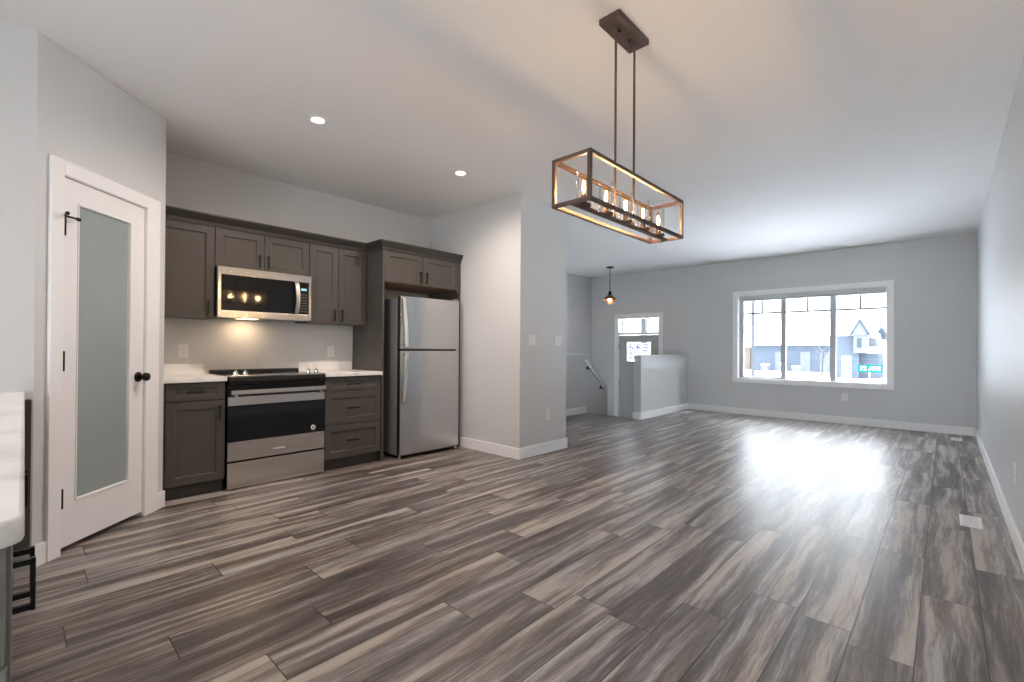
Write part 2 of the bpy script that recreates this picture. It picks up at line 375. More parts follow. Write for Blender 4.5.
# ---- front entry door (door_2) with transom in the far wall
mb = MB().box(DX0-.075,DX0,YF-.018,YF,LND,DZ1+.085).box(DX1,DX1+.075,YF-.018,YF,LND,DZ1+.085).box(DX0,DX1,YF-.018,YF,DZ1,DZ1+.085)
mb.box(DX0,DX0+.02,YF-.005,YF+.12,LND,DZ1).box(DX1-.02,DX1,YF-.005,YF+.12,LND,DZ1).box(DX0+.02,DX1-.02,YF-.005,YF+.12,DZ1-.02,DZ1).box(DX0+.02,DX1-.02,YF-.004,YF+.12,1.468,1.518)
struct('trim_4', mb, TRIM, bev=.003)
struct('window_2', MB().box(DX0+.02,DX1-.02,YF+.07,YF+.076,1.518,DZ1-.02), WGLASS)
d0,d1,dz0,dz1 = DX0+.024,DX1-.024,LND+.012,1.462
l0,l1,lz0,lz1 = -5.005,-4.462,.915,1.312
dm = MB(); yd0,yd1 = YF+.012,YF+.056
dm.box(d0,l0,yd0,yd1,dz0,dz1).box(l1,d1,yd0,yd1,dz0,dz1).box(l0,l1,yd0,yd1,dz0,lz0).box(l0,l1,yd0,yd1,lz1,dz1)
# raised lower panels
for (pa,pb) in ((-5.07,-4.77),(-4.71,-4.41)):
    dm.prism([(pa,-.36),(pb,-.36),(pb,.78),(pa,.78)], 1, yd0-.006, yd0)
ed = struct('door_2', dm, DOORG, bev=.003)
lf = ring(MB(lambda s,n,z: (s,n,z)), yd0-.012, yd0, l0-.03,l1+.03,lz0-.03,lz1+.03, l0,l1,lz0,lz1); build('lite_frame', lf, DOORG, ed, bev=.003)
build('lite_glass', MB().box(l0,l1,yd0+.02,yd0+.026,lz0,lz1), WGLASS, ed)
for z in (1.21,.41,-.4): build('hinge', MB().box(d0-.006,d0+.012,yd0-.008,yd0,z-.05,z+.055), SLOT, ed)
# paper notice taped inside the lite, dark blue lettering too small to read
PAPER = mat('white_paper', (.85,.86,.9), .6, var=.01)
_p = PAPER.node_tree; _t = node(_p,'ShaderNodeBsdfTranslucent'); _t.inputs[0].default_value=(.85,.87,.92,1); _a = node(_p,'ShaderNodeMixShader'); _a.inputs[0].default_value=.30
_p.links.new(_p.nodes['Principled BSDF'].outputs[0],_a.inputs[1]); _p.links.new(_t.outputs[0],_a.inputs[2]); _p.links.new(_a.outputs[0],_p.nodes['Material Output'].inputs[0])
INK = mat('blue_ink', (.16,.16,.30), .6, var=.1)
nt_ = build('notice', MB().box(l0+.015,l1-.015,yd0+.012,yd0+.014,lz0+.015,lz1-.015), PAPER)
tag(nt_, 'white printed notice taped in the small window of the grey front door', 'notice')
ik = MB(); yy = yd0+.0105
def stroke(x0,x1,z0,z1): ik.box(x0,x1,yy,yy+.0015,z0,z1)
for (x0,x1,z0,z1) in ((-4.95,-4.91,1.255,1.27),(-4.95,-4.915,1.19,1.235),(-4.90,-4.87,1.175,1.20),(-4.86,-4.845,1.165,1.195),(-4.83,-4.815,1.165,1.19),
    (-4.79,-4.745,1.195,1.235),(-4.785,-4.76,1.165,1.195),(-4.735,-4.715,1.175,1.225),(-4.71,-4.695,1.165,1.19),(-4.78,-4.72,1.25,1.265),
    (-4.65,-4.53,1.26,1.27),(-4.65,-4.54,1.225,1.235),(-4.65,-4.53,1.185,1.20),(-4.65,-4.55,1.12,1.14),(-4.95,-4.92,1.12,1.135),(-4.87,-4.82,1.125,1.135),(-4.80,-4.76,1.125,1.135),
    (-4.95,-4.90,.985,.995),(-4.95,-4.91,.96,.97),(-4.94,-4.90,1.06,1.09)): stroke(x0,x1,z0,z1)
build('printing', ik, INK, nt_)['kind'] = 'stuff'

# ---- living-room window (window_1)
mb = ring(MB(lambda s,n,z: (s,n,z)), YF-.020, YF, -2.846,-.562,.574,2.221, WX0,WX1,WZ0,WZ1)
# extension jamb lining the opening
ring(mb, YF-.004, YF+.075, WX0,WX1,WZ0,WZ1, WX0+.012,WX1-.012,WZ0+.012,WZ1-.012)
struct('trim_5', mb, TRIM, bev=.003)
VINYL = mat('white_vinyl_frame', (.50,.53,.55), .4, var=.02)
yb = YF+.060; q = yb/YF
def wx(x): return x*(YF+.075)/YF
gx = [(wx(-2.656),wx(-2.064)),(wx(-1.988),wx(-1.362)),(wx(-1.280),-.652-.01)]
gz0w,gz1w = .690,2.10
mb = MB()
xs = [WX0+.012] + [v for p in gx for v in p] + [WX1-.012]
for i in range(0,len(xs),2): mb.box(xs[i],xs[i+1],yb,yb+.06,WZ0+.012,WZ1-.012)
for p in gx: mb.box(p[0],p[1],yb,yb+.06,WZ0+.012,gz0w if p is gx[0] else gz0w-.022); mb.box(p[0],p[1],yb,yb+.06,gz1w,WZ1-.012)
wf = struct('window_1', mb, VINYL, bev=.004)
for p in gx:
    lo = gz0w if p is gx[0] else gz0w-.022
    pn = build('pane', MB().box(p[0],p[1],yb+.034,yb+.040,lo,gz1w), WGLASS, wf)
    mu = MB().box(p[0],p[1],yb+.026,yb+.033,1.804,1.830); xm = (p[0]+p[1])/2+.0; mu.box(xm-.011,xm+.011,yb+.026,yb+.033,1.828,gz1w); build('muntin', mu, mat('muntin_grey',(.16,.16,.16),.5,var=.03), wf)
# raised blind packed under the head of the window
BL = mat('blind_white', (.62,.63,.64), .5, var=.03)
bo = empty('window_blind', ((WX0+WX1)/2, YF+.03, 2.05), 'white slatted blind drawn fully up at the top of the living-room window', 'blind')
build('headrail', MB().box(WX0+.016,WX1-.016,YF+.008,YF+.052,2.088,2.131), BL, bo, bev=.003)
sl = MB()
for k in range(6): sl.box(WX0+.022,WX1-.022,YF+.010,YF+.050,2.052+.006*k,2.0555+.006*k)
build('slats', sl, BL, bo)
build('bottom_rail', MB().box(WX0+.022,WX1-.022,YF+.010,YF+.050,2.036,2.050), BL, bo, bev=.002)
# unseen patio window added behind the camera as a daylight source
mb = MB().box(-1.25,-1.19,-3.38,-3.32,0,2.3).box(.19,.25,-3.38,-3.32,0,2.3).box(-.53,-.47,-3.38,-3.32,0,2.3).box(-1.19,.19,-3.38,-3.32,2.24,2.3).box(-1.19,.19,-3.38,-3.32,0,.06)
w3 = struct('window_3', mb, VINYL)
build('pane', MB().box(-1.19,.19,-3.352,-3.346,.06,2.24), WGLASS, w3)

# ================================================================== KITCHEN
def FX(x0): return lambda u,v,w_: (x0+w_, u, v)     # a front that faces +X
def pull(mb_name, parent, x, y, z, length, vertical=True, proj=.030):
    t = .0055; mb = MB()
    if vertical:
        mb.box(x+proj-.008,x+proj,y-t,y+t,z,z+length).box(x,x+proj-.004,y-t,y+t,z+.006,z+.018).box(x,x+proj-.004,y-t,y+t,z+length-.018,z+length-.006)
    else:
        mb.box(x+proj-.008,x+proj,y,y+length,z-t,z+t).box(x,x+proj-.004,y+.006,y+.018,z-t,z+t).box(x,x+proj-.004,y+length-.018,y+length-.006,z-t,z+t)
    return build('handle', mb, BLACK, parent, bev=.0012)
def carcass(mb, x0,x1,y0,y1,z0,z1,t=.018, top=True):
    mb.box(x0,x1,y0,y0+t,z0,z1).box(x0,x1,y1-t,y1,z0,z1).box(x0,x1,y0+t,y1-t,z0,z0+t).box(x0,x0+.006,y0+t,y1-t,z0+t,z1-t).box(x0,x1,y0+t,y1-t,z1-t,z1)
    return mb
UXF = -4.470; g = .0018
def upper(y0,y1,z0,z1,doors,label,x0=XK+.002,xf=UXF,grp='charcoal upper wall cabinets'):
    o = empty('upper_cabinet', ((x0+xf)/2,(y0+y1)/2,z0), label, 'cabinet', grp)
    build('cabinet_body', carcass(MB(), x0,xf-.021,y0+.0005,y1-.0005,z0,z1), CAB, o)
    for (a_,b_,side,hz) in doors:
        d = build('door', MB().shaker(a_+g,b_-g,z0+.001,z1-.002,F=FX(xf-.02)), CAB, o)
        pull('h', d, xf, side, hz, .118)
    return o
upper(.735,1.133,1.390,2.158,[(.735,1.133,1.086,1.416)],'charcoal wall cabinet with one tall door, leftmost beside the pantry door')
upper(1.135,1.921,1.832,2.158,[(1.135,1.518,1.476,1.852),(1.518,1.921,1.550,1.852)],'short charcoal two-door wall cabinet directly above the microwave')
upper(1.923,2.543,1.390,2.158,[(1.925,2.218,2.173,1.416),(2.218,2.522,2.251,1.416)],'charcoal two-door wall cabinet between the microwave and the fridge panel')
# fridge surround
PX1 = -4.188
o = empty('fridge_surround', (-4.45,3.06,0), 'tall charcoal panel surround with a two-door cabinet over the fridge', 'cabinet')
build('side_panel', MB().box(XK+.002,PX1,2.546,2.568,0,2.164), CAB, o, bev=.001)
build('side_panel', MB().box(XK+.002,PX1,3.566,3.586,0,2.164), CAB, o, bev=.001)
mb = carcass(MB(), XK+.002,PX1-.021,2.569,3.565,1.835,2.164); build('cabinet_body', mb, CABIN, o)
build('face_frame', MB().box(PX1-.02,PX1-.001,3.530,3.5655,1.80,2.164), CAB, o)
for (a_,b_,s_) in ((2.569,3.045,3.006),(3.047,3.529,3.087)):
    d = build('door', MB().shaker(a_+g,b_-g,1.836,2.162,F=FX(PX1-.02)), CAB, o); pull('h', d, PX1, s_, 1.862, .12)
# crown moulding along uppers, returning round the fridge surround
def crown():
    prof = [(0,-.012),(0,.082),(.045,.082),(.045,.070),(.030,.046),(.012,.020),(.008,-.012)]
    z0 = 2.166
    path = [((UXF+.001,.735),(1,0)),((UXF+.001,2.545),(1,-1)),((PX1+.001,2.545),(1,-1)),((PX1+.001,3.584),(1,0))]
    mb = MB(); vs=[]; n=len(prof)
    for (px,py),(nx,ny) in path:
        for (d_,h_) in prof: vs.append((px+nx*d_, py+ny*d_, z0+h_))
    fs=[]
    for k in range(len(path)-1):
        for j in range(n): fs.append((k*n+j, k*n+(j+1)%n, (k+1)*n+(j+1)%n, (k+1)*n+j))
    fs += [tuple(range(n)), tuple((len(path)-1)*n+j for j in range(n))]
    mb.add(vs, fs)
    # top board that the crown closes against
    mb.box(XK+.002,UXF+.001,.735,2.545,z0,z0+.014).box(XK+.002,PX1+.001,2.545,3.584,z0,z0+.014)
    o_ = build('crown_moulding', mb, CROWN); tag(o_, 'dark charcoal crown moulding running along the top of the kitchen cabinets', 'moulding')
crown()

# base cabinets
BXF = -4.195
def base_cab(y0,y1,fronts,label):
    o = empty('base_cabinet', (-4.5,(y0+y1)/2,0), label, 'cabinet', 'charcoal base cabinets beside the stove')
    build('cabinet_body', MB().box(XK+.002,BXF-.021,y0,y1,.10,.878), CAB, o)
    build('toe_kick', MB().box(XK+.002,-4.245,y0+.002,y1-.002,0,.10), CROWN, o)
    for (kind,a_,b_,z0,z1,hy,hz) in fronts:
        d = build('drawer' if kind=='w' else 'door', MB().shaker(a_,b_,z0,z1,F=FX(BXF-.02),rail=.058), CAB, o)
        pull('h', d, BXF, hy, hz, .125 if kind=='w' else .118, kind!='w')
    return o
base_cab(.738,1.148,[('w',.758,1.144,.738,.872,.882,.803),('d',.758,1.144,.105,.729,1.103,.575)],'charcoal base cabinet with one drawer and one door, left of the stove')
base_cab(1.956,2.544,[('w',1.962,2.538,.738,.872,2.172,.804),('w',1.962,2.538,.425,.731,2.172,.575),('w',1.962,2.538,.108,.418,2.172,.266)],'charcoal base cabinet of three drawers, right of the stove')
# countertops
def counter(name,y0,y1,b0,b1,label):
    o = empty(name, (-4.48,(y0+y1)/2,.879), label, 'countertop', 'kitchen countertops beside the stove')
    build('counter_slab', MB().box(XK+.002,-4.168,y0,y1,.879,.915), QUARTZ, o, bev=.004)
    build('backsplash', MB().box(XK+.002,XK+.022,b0,b1,.9155,1.000), QUARTZ, o, bev=.002)
counter('countertop',.735,1.151,.735,1.133,'short white marble-look countertop left of the stove')
counter('countertop',1.953,2.544,1.953,2.532,'white marble-look countertop between the stove and the fridge panel')

# ---- stove
o = empty('stove', (-4.48,1.55,0), 'stainless steel slide-in stove with black cooktop and dark oven window', 'stove')
sy0,sy1 = 1.158,1.946; sx = -4.205
build('stove_body', MB().box(XK+.03,sx,sy0+.002,sy1-.002,.03,.905), BLKPL, o)
for yy_ in (sy0+.05,sy1-.05):
    for xx in (-4.27,-4.72): build('leveling_foot', MB().lathe([(.018,0),(.018,.006),(.008,.008),(.008,.032)], (xx,yy_,0)), BLKPL, o)
build('cooktop', MB().box(XK+.03,-4.20,sy0-.004,sy1+.004,.9055,.920), mat('cooktop_glass', (.012,.012,.013), .08, var=.1, coat=.4), o, bev=.003)
build('cooktop_trim', MB().box(-4.20,-4.172,sy0-.006,sy1+.006,.912,.9205), STEEL, o, bev=.002)
# slanted black control fascia
build('control_panel', MB().prism([(-4.204,.838),(-4.150,.850),(-4.140,.876),(-4.150,.911),(-4.204,.911)], 1, sy0+.004, sy1-.004), BLKPL, o, bev=.004)
build('rear_vent', MB().prism([(XK+.03,.9205),(XK+.075,.9205),(XK+.07,.940),(XK+.055,.947),(XK+.03,.947)], 1, sy0+.01, sy1-.01), BLKPL, o, bev=.003)
BURN = mat('burner_ring_grey', (.06,.06,.062), .3, var=.1)
for (bx,by,br) in ((-4.34,1.36,.10),(-4.34,1.75,.085),(-4.60,1.35,.075),(-4.60,1.75,.10)):
    bb = MB().lathe([(br-.004,.0),(br,.0),(br,.0006),(br-.004,.0006),(br-.004,0)], (bx,by,.9202), seg=40, cap=False); build('burner_ring', bb, BURN, o)
for (ky) in (1.228,1.300,1.822,1.894):
    kb = MB().lathe([(.024,0),(.024,.004),(.018,.007),(.017,.024),(.014,.027),(0,.027)], (-4.235,ky,.9205), seg=24)
    k_ = build('control_knob', kb, CHROME, o, smooth=40)
    build('knob_grip', MB().box(-4.256,-4.214,ky-.004,ky+.004,.9465,.957), CHROME, k_, bev=.002)
# oven door: stainless top rail, dark window, stainless bottom rail
def plate(name, x0,x1,z0,z1,m,b=.004): return build(name, MB().box(x0,x1,sy0,sy1,z0,z1), m, o, bev=b)
od = build('oven_door', MB().box(sx+.002,-4.180,sy0,sy1,.232,.752), BLKPL, o, bev=.003)
build('door_top_rail', MB().box(-4.180,-4.173,sy0,sy1,.678,.750), STEEL, od, bev=.002)
build('oven_window', MB().box(-4.180,-4.175,sy0+.001,sy1-.001,.386,.678), DGLASS, od)
build('door_bottom_rail', MB().box(-4.180,-4.173,sy0,sy1,.234,.386), STEEL, od, bev=.002)
build('storage_drawer', MB().box(sx+.002,-4.173,sy0,sy1,.012,.219), STEEL, o, bev=.003)
hd = build('door_handle', MB().box(-4.140,-4.120,sy0+.008,sy1-.008,.768,.806), STEEL, od, bev=.006)
for yy_ in (sy0+.05,sy1-.05): build('handle_mount', MB().box(-4.180,-4.140,yy_-.012,yy_+.012,.742,.790), STEEL, hd, bev=.003)
build('sticker', MB().lathe([(.021,0),(.021,.0008),(0,.0008)], (-4.1749,1.842,.432), (1,0,0), 32), PLATE, od)
build('sticker_mark', MB().lathe([(.013,0),(.013,.0005),(0,.0005)], (-4.1740,1.842,.432), (1,0,0), 24), SLOT, od)
# embossed maker's badge
bm_ = MB()
for k in range(10): bm_.box(-4.1735,-4.1722,1.502+k*.0098,1.5085+k*.0098,.286,.297)
build('badge', bm_, PLATE, od)

# ---- microwave over the stove
o = empty('microwave', (-4.6,1.53,1.40), 'stainless over-the-range microwave with black glass door, mounted above the stove', 'microwave')
my0,my1,mz0,mz1,mx = 1.140,1.916,1.402,1.826,-4.405
build('microwave_body', MB().box(XK+.004,mx-.045,my0,my1,mz0+.006,mz1), BLKPL, o, bev=.002)
mf = MB(lambda s,n,z:(n,s,z)); ring(mf, mx-.044,mx, my0,my1,mz0,mz1, my0+.026,my1-.024,mz0+.058,mz1-.066)
build('front_frame', mf, STEEL, o, bev=.002)
build('door_glass', MB().box(mx-.030,mx-.004,my0+.027,1.752,mz0+.059,mz1-.067), DGLASS, o)
build('control_panel', MB().box(mx-.030,mx-.003,1.800,my1-.0245,mz0+.059,mz1-.067), BLKPL, o)
build('door_edge', MB().box(mx-.030,mx-.006,1.753,1.799,mz0+.059,mz1-.067), BLKPL, o)
build('display', MB().box(mx-.0028,mx-.0018,1.822,1.872,1.684,1.704), emat('display_glow', (.25,.50,.60), .55), o)
bt = MB()
for r_ in range(7):
    for c_ in range(3): bt.box(mx-.0028,mx-.0018,1.818+c_*.022,1.832+c_*.022,1.485+r_*.026,1.492+r_*.026)
build('buttons', bt, SLOT, o)
pth = []
for k in range(13):
    t = k/12; pth.append((mx+.010+.036*math.sin(math.pi*t)**.7, 1.775, 1.466+.288*t))
hb = MB(); n=len(pth); vs=[]
for (x_,y_,z_) in pth:
    vs += [(x_-.005,y_-.017,z_),(x_+.005,y_-.017,z_),(x_+.005,y_+.017,z_),(x_-.005,y_+.017,z_)]
fs=[(0,1,2,3),((n-1)*4,(n-1)*4+1,(n-1)*4+2,(n-1)*4+3)]+[(i*4+j,i*4+(j+1)%4,(i+1)*4+(j+1)%4,(i+1)*4+j) for i in range(n-1) for j in range(4)]
hb.add(vs,fs); build('handle', hb, HANDLE, o, smooth=45)
build('cooktop_lamp', MB().box(-4.70,-4.60,1.36,1.52,1.4045,1.4075), emat('cooktop_lamp_lens', (1,.72,.42), 3), o)
area('cooktop_light', (-4.65,1.44,1.400), (0,0,0), .10,.16, .75, (1,.70,.42))

# ---- fridge
o = empty('fridge', (-4.4,3.09,0), 'stainless top-freezer fridge in the charcoal surround beside the grey wall block', 'fridge')
fy0,fy1,fxd = 2.700,3.485,-4.090
build('fridge_body', MB().box(XK+.04,-4.165,fy0+.004,fy1-.004,.035,1.672), FRSIDE, o, bev=.006)
build('base_grille', MB().box(-4.60,-4.19,fy0+.02,fy1-.02,.012,.034), BLKPL, o)
def fdoor(name,z0,z1): return build(name, MB().box(-4.155,fxd,fy0,fy1,z0,z1), STEELF, o, bev=.008)
ff = fdoor('freezer_door',1.140,1.694); rd = fdoor('fridge_door',.040,1.126)
build('door_gasket', MB().box(-4.166,-4.154,fy0+.012,fy1-.012,.05,1.68), BLKPL, o)
def fhandle(parent, zs, outs):
    vs=[]; n=len(zs)
    for z_,o_ in zip(zs,outs):
        vs += [(fxd+o_-.009,2.716,z_),(fxd+o_+.007,2.719,z_),(fxd+o_+.007,2.752,z_),(fxd+o_-.009,2.755,z_)]
    fs=[(0,1,2,3),((n-1)*4,(n-1)*4+1,(n-1)*4+2,(n-1)*4+3)]+[(i*4+j,i*4+(j+1)%4,(i+1)*4+(j+1)%4,(i+1)*4+j) for i in range(n-1) for j in range(4)]
    mb = MB().add(vs,fs); h_ = build('handle', mb, HANDLE, parent, bev=.003, smooth=50)
    e_ = 0 if outs[0] > outs[-1] else -1
    zc = zs[0]+.02 if e_ == 0 else zs[-1]-.02
    mt = MB().box(fxd-.001,fxd+outs[e_]-.006,2.722,2.748,zc-.012,zc+.012); build('handle_mount', mt, CHROME, h_, bev=.002)
zs = [1.165+(1.672-1.165)*k/16 for k in range(17)]; fhandle(ff, zs, [.010+.052*(1-(k/16)**1.6) for k in range(17)])
zs = [.575+(1.105-.575)*k/16 for k in range(17)]; fhandle(rd, zs, [.010+.052*(1-(1-k/16)**1.6) for k in range(17)])
build('hinge_cap', MB().box(-4.16,-4.10,3.42,3.478,1.6945,1.712), FRSIDE, o, bev=.004)
build('hinge_cover', MB().box(-4.150,-4.094,3.44,3.480,1.1265,1.1395), CHROME, o, bev=.001)
for (xx,yy_) in ((-4.125,2.716),(-4.125,3.468),(-4.70,2.74),(-4.70,3.45)):
    build('roller_foot', MB().lathe([(.014,0),(.016,.004),(.016,.022),(.010,.026),(.010,.042)], (xx,yy_,0), seg=16), NICKEL, o)

# ================================================================== FOREGROUND PENINSULA
CTX,CTY = -.922,.021
def rounded_counter():
    r=.030; pts=[(XL,-.62),(CTX,-.62)]
    for k in range(9):
        t=k/8*math.pi/2; pts.append((CTX-r+r*math.cos(t), .011-r+r*math.sin(t)))
    pts.append((XL,.034)); return MB().prism(pts,2,.876,.914)
oc = build('peninsula_countertop', rounded_counter(), QUARTZ, bev=.006); tag(oc, 'white countertop with rounded corner on the near left foreground cabinets', 'countertop')
FGC = mat('charcoal_paint_lit', (.19,.195,.18), .42, var=.04, scale=4)  # cabinet charcoal lightened: strong light on the peninsula put into the colour
o = empty('peninsula_cabinet', (-2.2,-.3,0), 'long charcoal base cabinet under the near left countertop, black handles', 'cabinet')
PXE = -.952
build('cabinet_body', MB().box(XL+.002,PXE-.020,-.60,-.020,.10,.875), CAB, o)
build('toe_kick', MB().box(XL+.002,PXE-.05,-.58,-.075,0,.10), CROWN, o)
# end panel facing the room, split by a drawer line
F_ = lambda u,v,w_: (PXE-.018+w_, u, v)
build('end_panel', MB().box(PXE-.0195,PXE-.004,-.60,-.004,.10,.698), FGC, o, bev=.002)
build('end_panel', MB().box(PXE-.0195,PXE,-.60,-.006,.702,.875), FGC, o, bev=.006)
FY = lambda u,v,w_: (u, -.0195+w_, v)
edges = [PXE-.022,-1.47,-1.96,-2.42,-2.91,-3.40]
for k in range(5):
    x1_,x0_ = edges[k],edges[k+1]
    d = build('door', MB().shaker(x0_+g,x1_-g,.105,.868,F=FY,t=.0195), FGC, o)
    hx = (-1.43,-1.505,-2.37,-2.47,-2.96)[k]
    hz = .585; L_=.112; t=.006; y=0.0
    mb = MB().box(hx-t,hx+t,y+.026,y+.034,hz,hz+L_).box(hx-t,hx+t,y,y+.030,hz+.002,hz+.014).box(hx-t,hx+t,y,y+.030,hz+L_-.014,hz+L_-.002)
    build('handle', mb, BLACK, d, bev=.001)
build('filler_strip', MB().box(XL+.001,-3.402,-.0195,.058,.10,.875), CAB, o)

# ================================================================== WALL PLATES
def plate_thing(P, kind, wdt, label, grp=None, n=1):
    # P(u,v,w): u across, v up from the plate centre, w off the wall
    name = {'outlet':'outlet','switch':'light_switch'}[kind]
    c = P(0,0,0); o = empty(name, tuple(c), label, kind if kind=='outlet' else 'light switch', grp)
    build('cover_plate', MB(lambda u,w_,v:P(u,v,w_)).box(-wdt/2,wdt/2,.0005,.006,-.057,.057), PLATE, o, bev=.0015)
    cs = [0] if n==1 else [-.023,.023]
    for cu in cs:
        if kind=='outlet':
            for dv in (-.019,.019):
                r_ = build('receptacle', MB(lambda u,w_,v:P(u,v,w_)).box(cu-.015,cu+.015,.006,.0075,dv-.013,dv+.013), PLATE, o, bev=.001)
                s_ = MB(lambda u,w_,v:P(u,v,w_)).box(cu-.008,cu-.005,.0076,.0082,dv-.005,dv+.006).box(cu+.005,cu+.008,.0076,.0082,dv-.005,dv+.006).box(cu-.002,cu+.002,.0076,.0082,dv-.010,dv-.007)
                build('slots', s_, SLOT, r_)
        else:
            build('rocker', MB(lambda u,w_,v:P(u,v,w_)).box(cu-.016,cu+.016,.006,.0095,-.033,.033), PLATE, o, bev=.0015)
    return o
def onX(x,y,z,sgn=1): return lambda u,v,w_: (x+sgn*w_, y+u, z+v)
def onY(x,y,z): return lambda u,v,w_: (x+u, y-w_, z+v)
plate_thing(onX(XK,.984,1.115),'outlet',.072,'white outlet on the kitchen wall left of the stove')
plate_thing(onX(XK,2.296,1.112),'outlet',.072,'white outlet on the kitchen wall right of the stove')
plate_thing(onX(XB,3.775,1.248),'switch',.116,'wide white double light switch nearest the corner of the grey wall block',None,2)
plate_thing(onX(XB,4.232,1.248),'switch',.116,'white double light switch near the open end of the grey wall block',None,2)
plate_thing(onX(XB,4.052,.424),'outlet',.072,'white outlet low on the grey wall block below the switches')
plate_thing(onX(XHW,8.37,.425),'outlet',.072,'white outlet on the entry half wall, farther from the window wall')
plate_thing(onX(XHW,8.73,.410),'outlet',.072,'white outlet on the entry half wall beside the window wall')
plate_thing(onY(-1.162,YF,.425),'outlet',.072,'white outlet on the window wall below the living-room window')
plate_thing(onX(XR,4.135,.42,-1),'outlet',.072,'white outlet on the right wall level with the nearer floor vent')
plate_thing(onX(XR,7.72,.38,-1),'outlet',.072,'small distant white outlet on the right wall near the far corner')

# ================================================================== FLOOR VENTS
VENT = mat('white_register', (.78,.78,.77), .4, var=.02)
def vent(x0,x1,y0,y1,label):
    o = empty('floor_vent', ((x0+x1)/2,(y0+y1)/2,.0), label, 'floor vent')
    ring(MB(),0,0,0,0,0,0,0,0,0,0)
    mb = MB(lambda s,n,z:(s,z,n)); ring(mb, .0003,.0055, x0,x1,y0,y1, x0+.018,x1-.018,y0+.022,y1-.022)
    build('vent_frame', mb, VENT, o, bev=.002)
    lv = MB(); y=y0+.024; k=0
    while y < y1-.030:
        lv.box(x0+.018,x1-.018,y,y+.0075,.0006,.0042); y += .0115
    build('louvres', lv, VENT, o)
    build('vent_throat', MB().box(x0+.018,x1-.018,y0+.022,y1-.022,.0002,.0005), SLOT, o)
vent(.071,.182,4.285,4.566,'white floor vent in the planks beside the right wall, nearest the camera')
vent(.053,.160,8.312,8.600,'white floor vent in the far right corner below the window wall')
vent(-3.560,-3.450,8.34,8.62,'white floor vent at the foot of the entry half wall')

# ================================================================== LIGHT FIXTURES
# rectangular linear pendant
CX,CY_ = -1.200,2.125
o = empty('linear_pendant_light', (CX,CY_,H), 'brown rectangular open-frame pendant light with five glass cylinders over the floor', 'pendant light')
x0,x1,y0,y1,z0,z1 = -1.303,-1.097,1.651,2.605,1.787,2.005; t=.0165
fr = MB()
for xx in (x0,x1-t):
    for zz in (z0,z1-t): fr.box(xx,xx+t,y0,y1,zz,zz+t)
for yy_ in (y0,y1-t):
    for xx in (x0,x1-t): fr.box(xx,xx+t,yy_,yy_+t,z0+t,z1-t)
    for zz in (z0,z1-t): fr.box(x0+t,x1-t,yy_,yy_+t,zz,zz+t)
build('frame', fr, BRONZE, o, bev=.0012)
build('canopy', MB().box(-1.258,-1.142,1.960,2.264,H-.030,H-.0005), BRONZE, o, bev=.003)
for yy_ in (2.060,2.158): build('canopy_screw', MB().lathe([(.007,0),(.007,-.006),(.004,-.011),(0,-.012)], (CX,yy_,H-.030), seg=14), BLACK, o)
br = build('socket_bar', MB().box(CX-.0125,CX+.0125,y0+t,y1-t,z0+.001,z0+.013), BRONZE, o, bev=.001)
for yy_ in (2.026,2.214):
    r_ = build('rod', MB().tube([(CX,yy_,z0+.013),(CX,yy_,H-.030)], .0058, 12), BRONZE, o, smooth=60)
    build('rod_collar', MB().lathe([(.011,0),(.011,-.012),(.007,-.020)], (CX,yy_,H-.030), seg=16), BRONZE, r_, smooth=50)
for yy_ in (1.754,1.942,2.131,2.318,2.500):
    s_ = build('candle_socket', MB().lathe([(.034,0),(.036,.004),(.036,.008),(.016,.010),(.013,.014),(.013,.050),(0,.050)], (CX,yy_,z0+.013), seg=24), BRONZE, o, smooth=45)
    zb_ = z0+.022
    build('glass_shade', MB().lathe([(.0335,0),(.0350,0),(.0350,.150),(.0335,.150),(.0335,0)], (CX,yy_,zb_), seg=32, cap=False), GLASS, s_, smooth=60)
    prof = [(.006,.0),(.0065,.008),(.0125,.022),(.0150,.038),(.0135,.056),(.008,.074),(.003,.088),(0,.092)]
    bu = build('bulb', MB().lathe(prof, (CX,yy_,z0+.063), seg=20), BULBG, s_, smooth=80)
    build('filament', MB().lathe([(0,0),(.0045,.004),(.0062,.020),(.0050,.040),(.002,.050),(0,.051)], (CX,yy_,z0+.078), seg=12), FIL, s_, smooth=80)
# recessed downlights
def downlight(x,y,label,grp=None,vis=True,power=None):
    o = empty('recessed_downlight', (x,y,H), label, 'ceiling light', grp)
    build('trim_ring', MB().lathe([(.040,-.001),(.056,-.0005),(.058,-.006),(.054,-.010),(.042,-.007),(.040,-.001)], (x,y,H), seg=32, cap=False), TRIM, o, smooth=50)
    build('lens', MB().lathe([(0,-.002),(.040,-.002),(.040,-.004),(0,-.0041)], (x,y,H), seg=28), LENS, o)
    spot('downlight_lamp', (x,y,H-.03), power or POT_POWER, WARM, 172, .05)
downlight(-3.290,1.467,'glowing recessed ceiling downlight nearer the pantry door')
downlight(-3.293,2.810,'glowing recessed ceiling downlight nearer the grey wall block')
for (x_,y_) in ((-2.4,-.9),(-.8,-.9),(-2.4,-2.4),(-.8,-2.4)):  # unseen fill lamps added to brighten the room from the dining end
    downlight(x_,y_,'unseen recessed downlight added as fill over the dining end behind the viewpoint','added dining end fill lights',power=12)
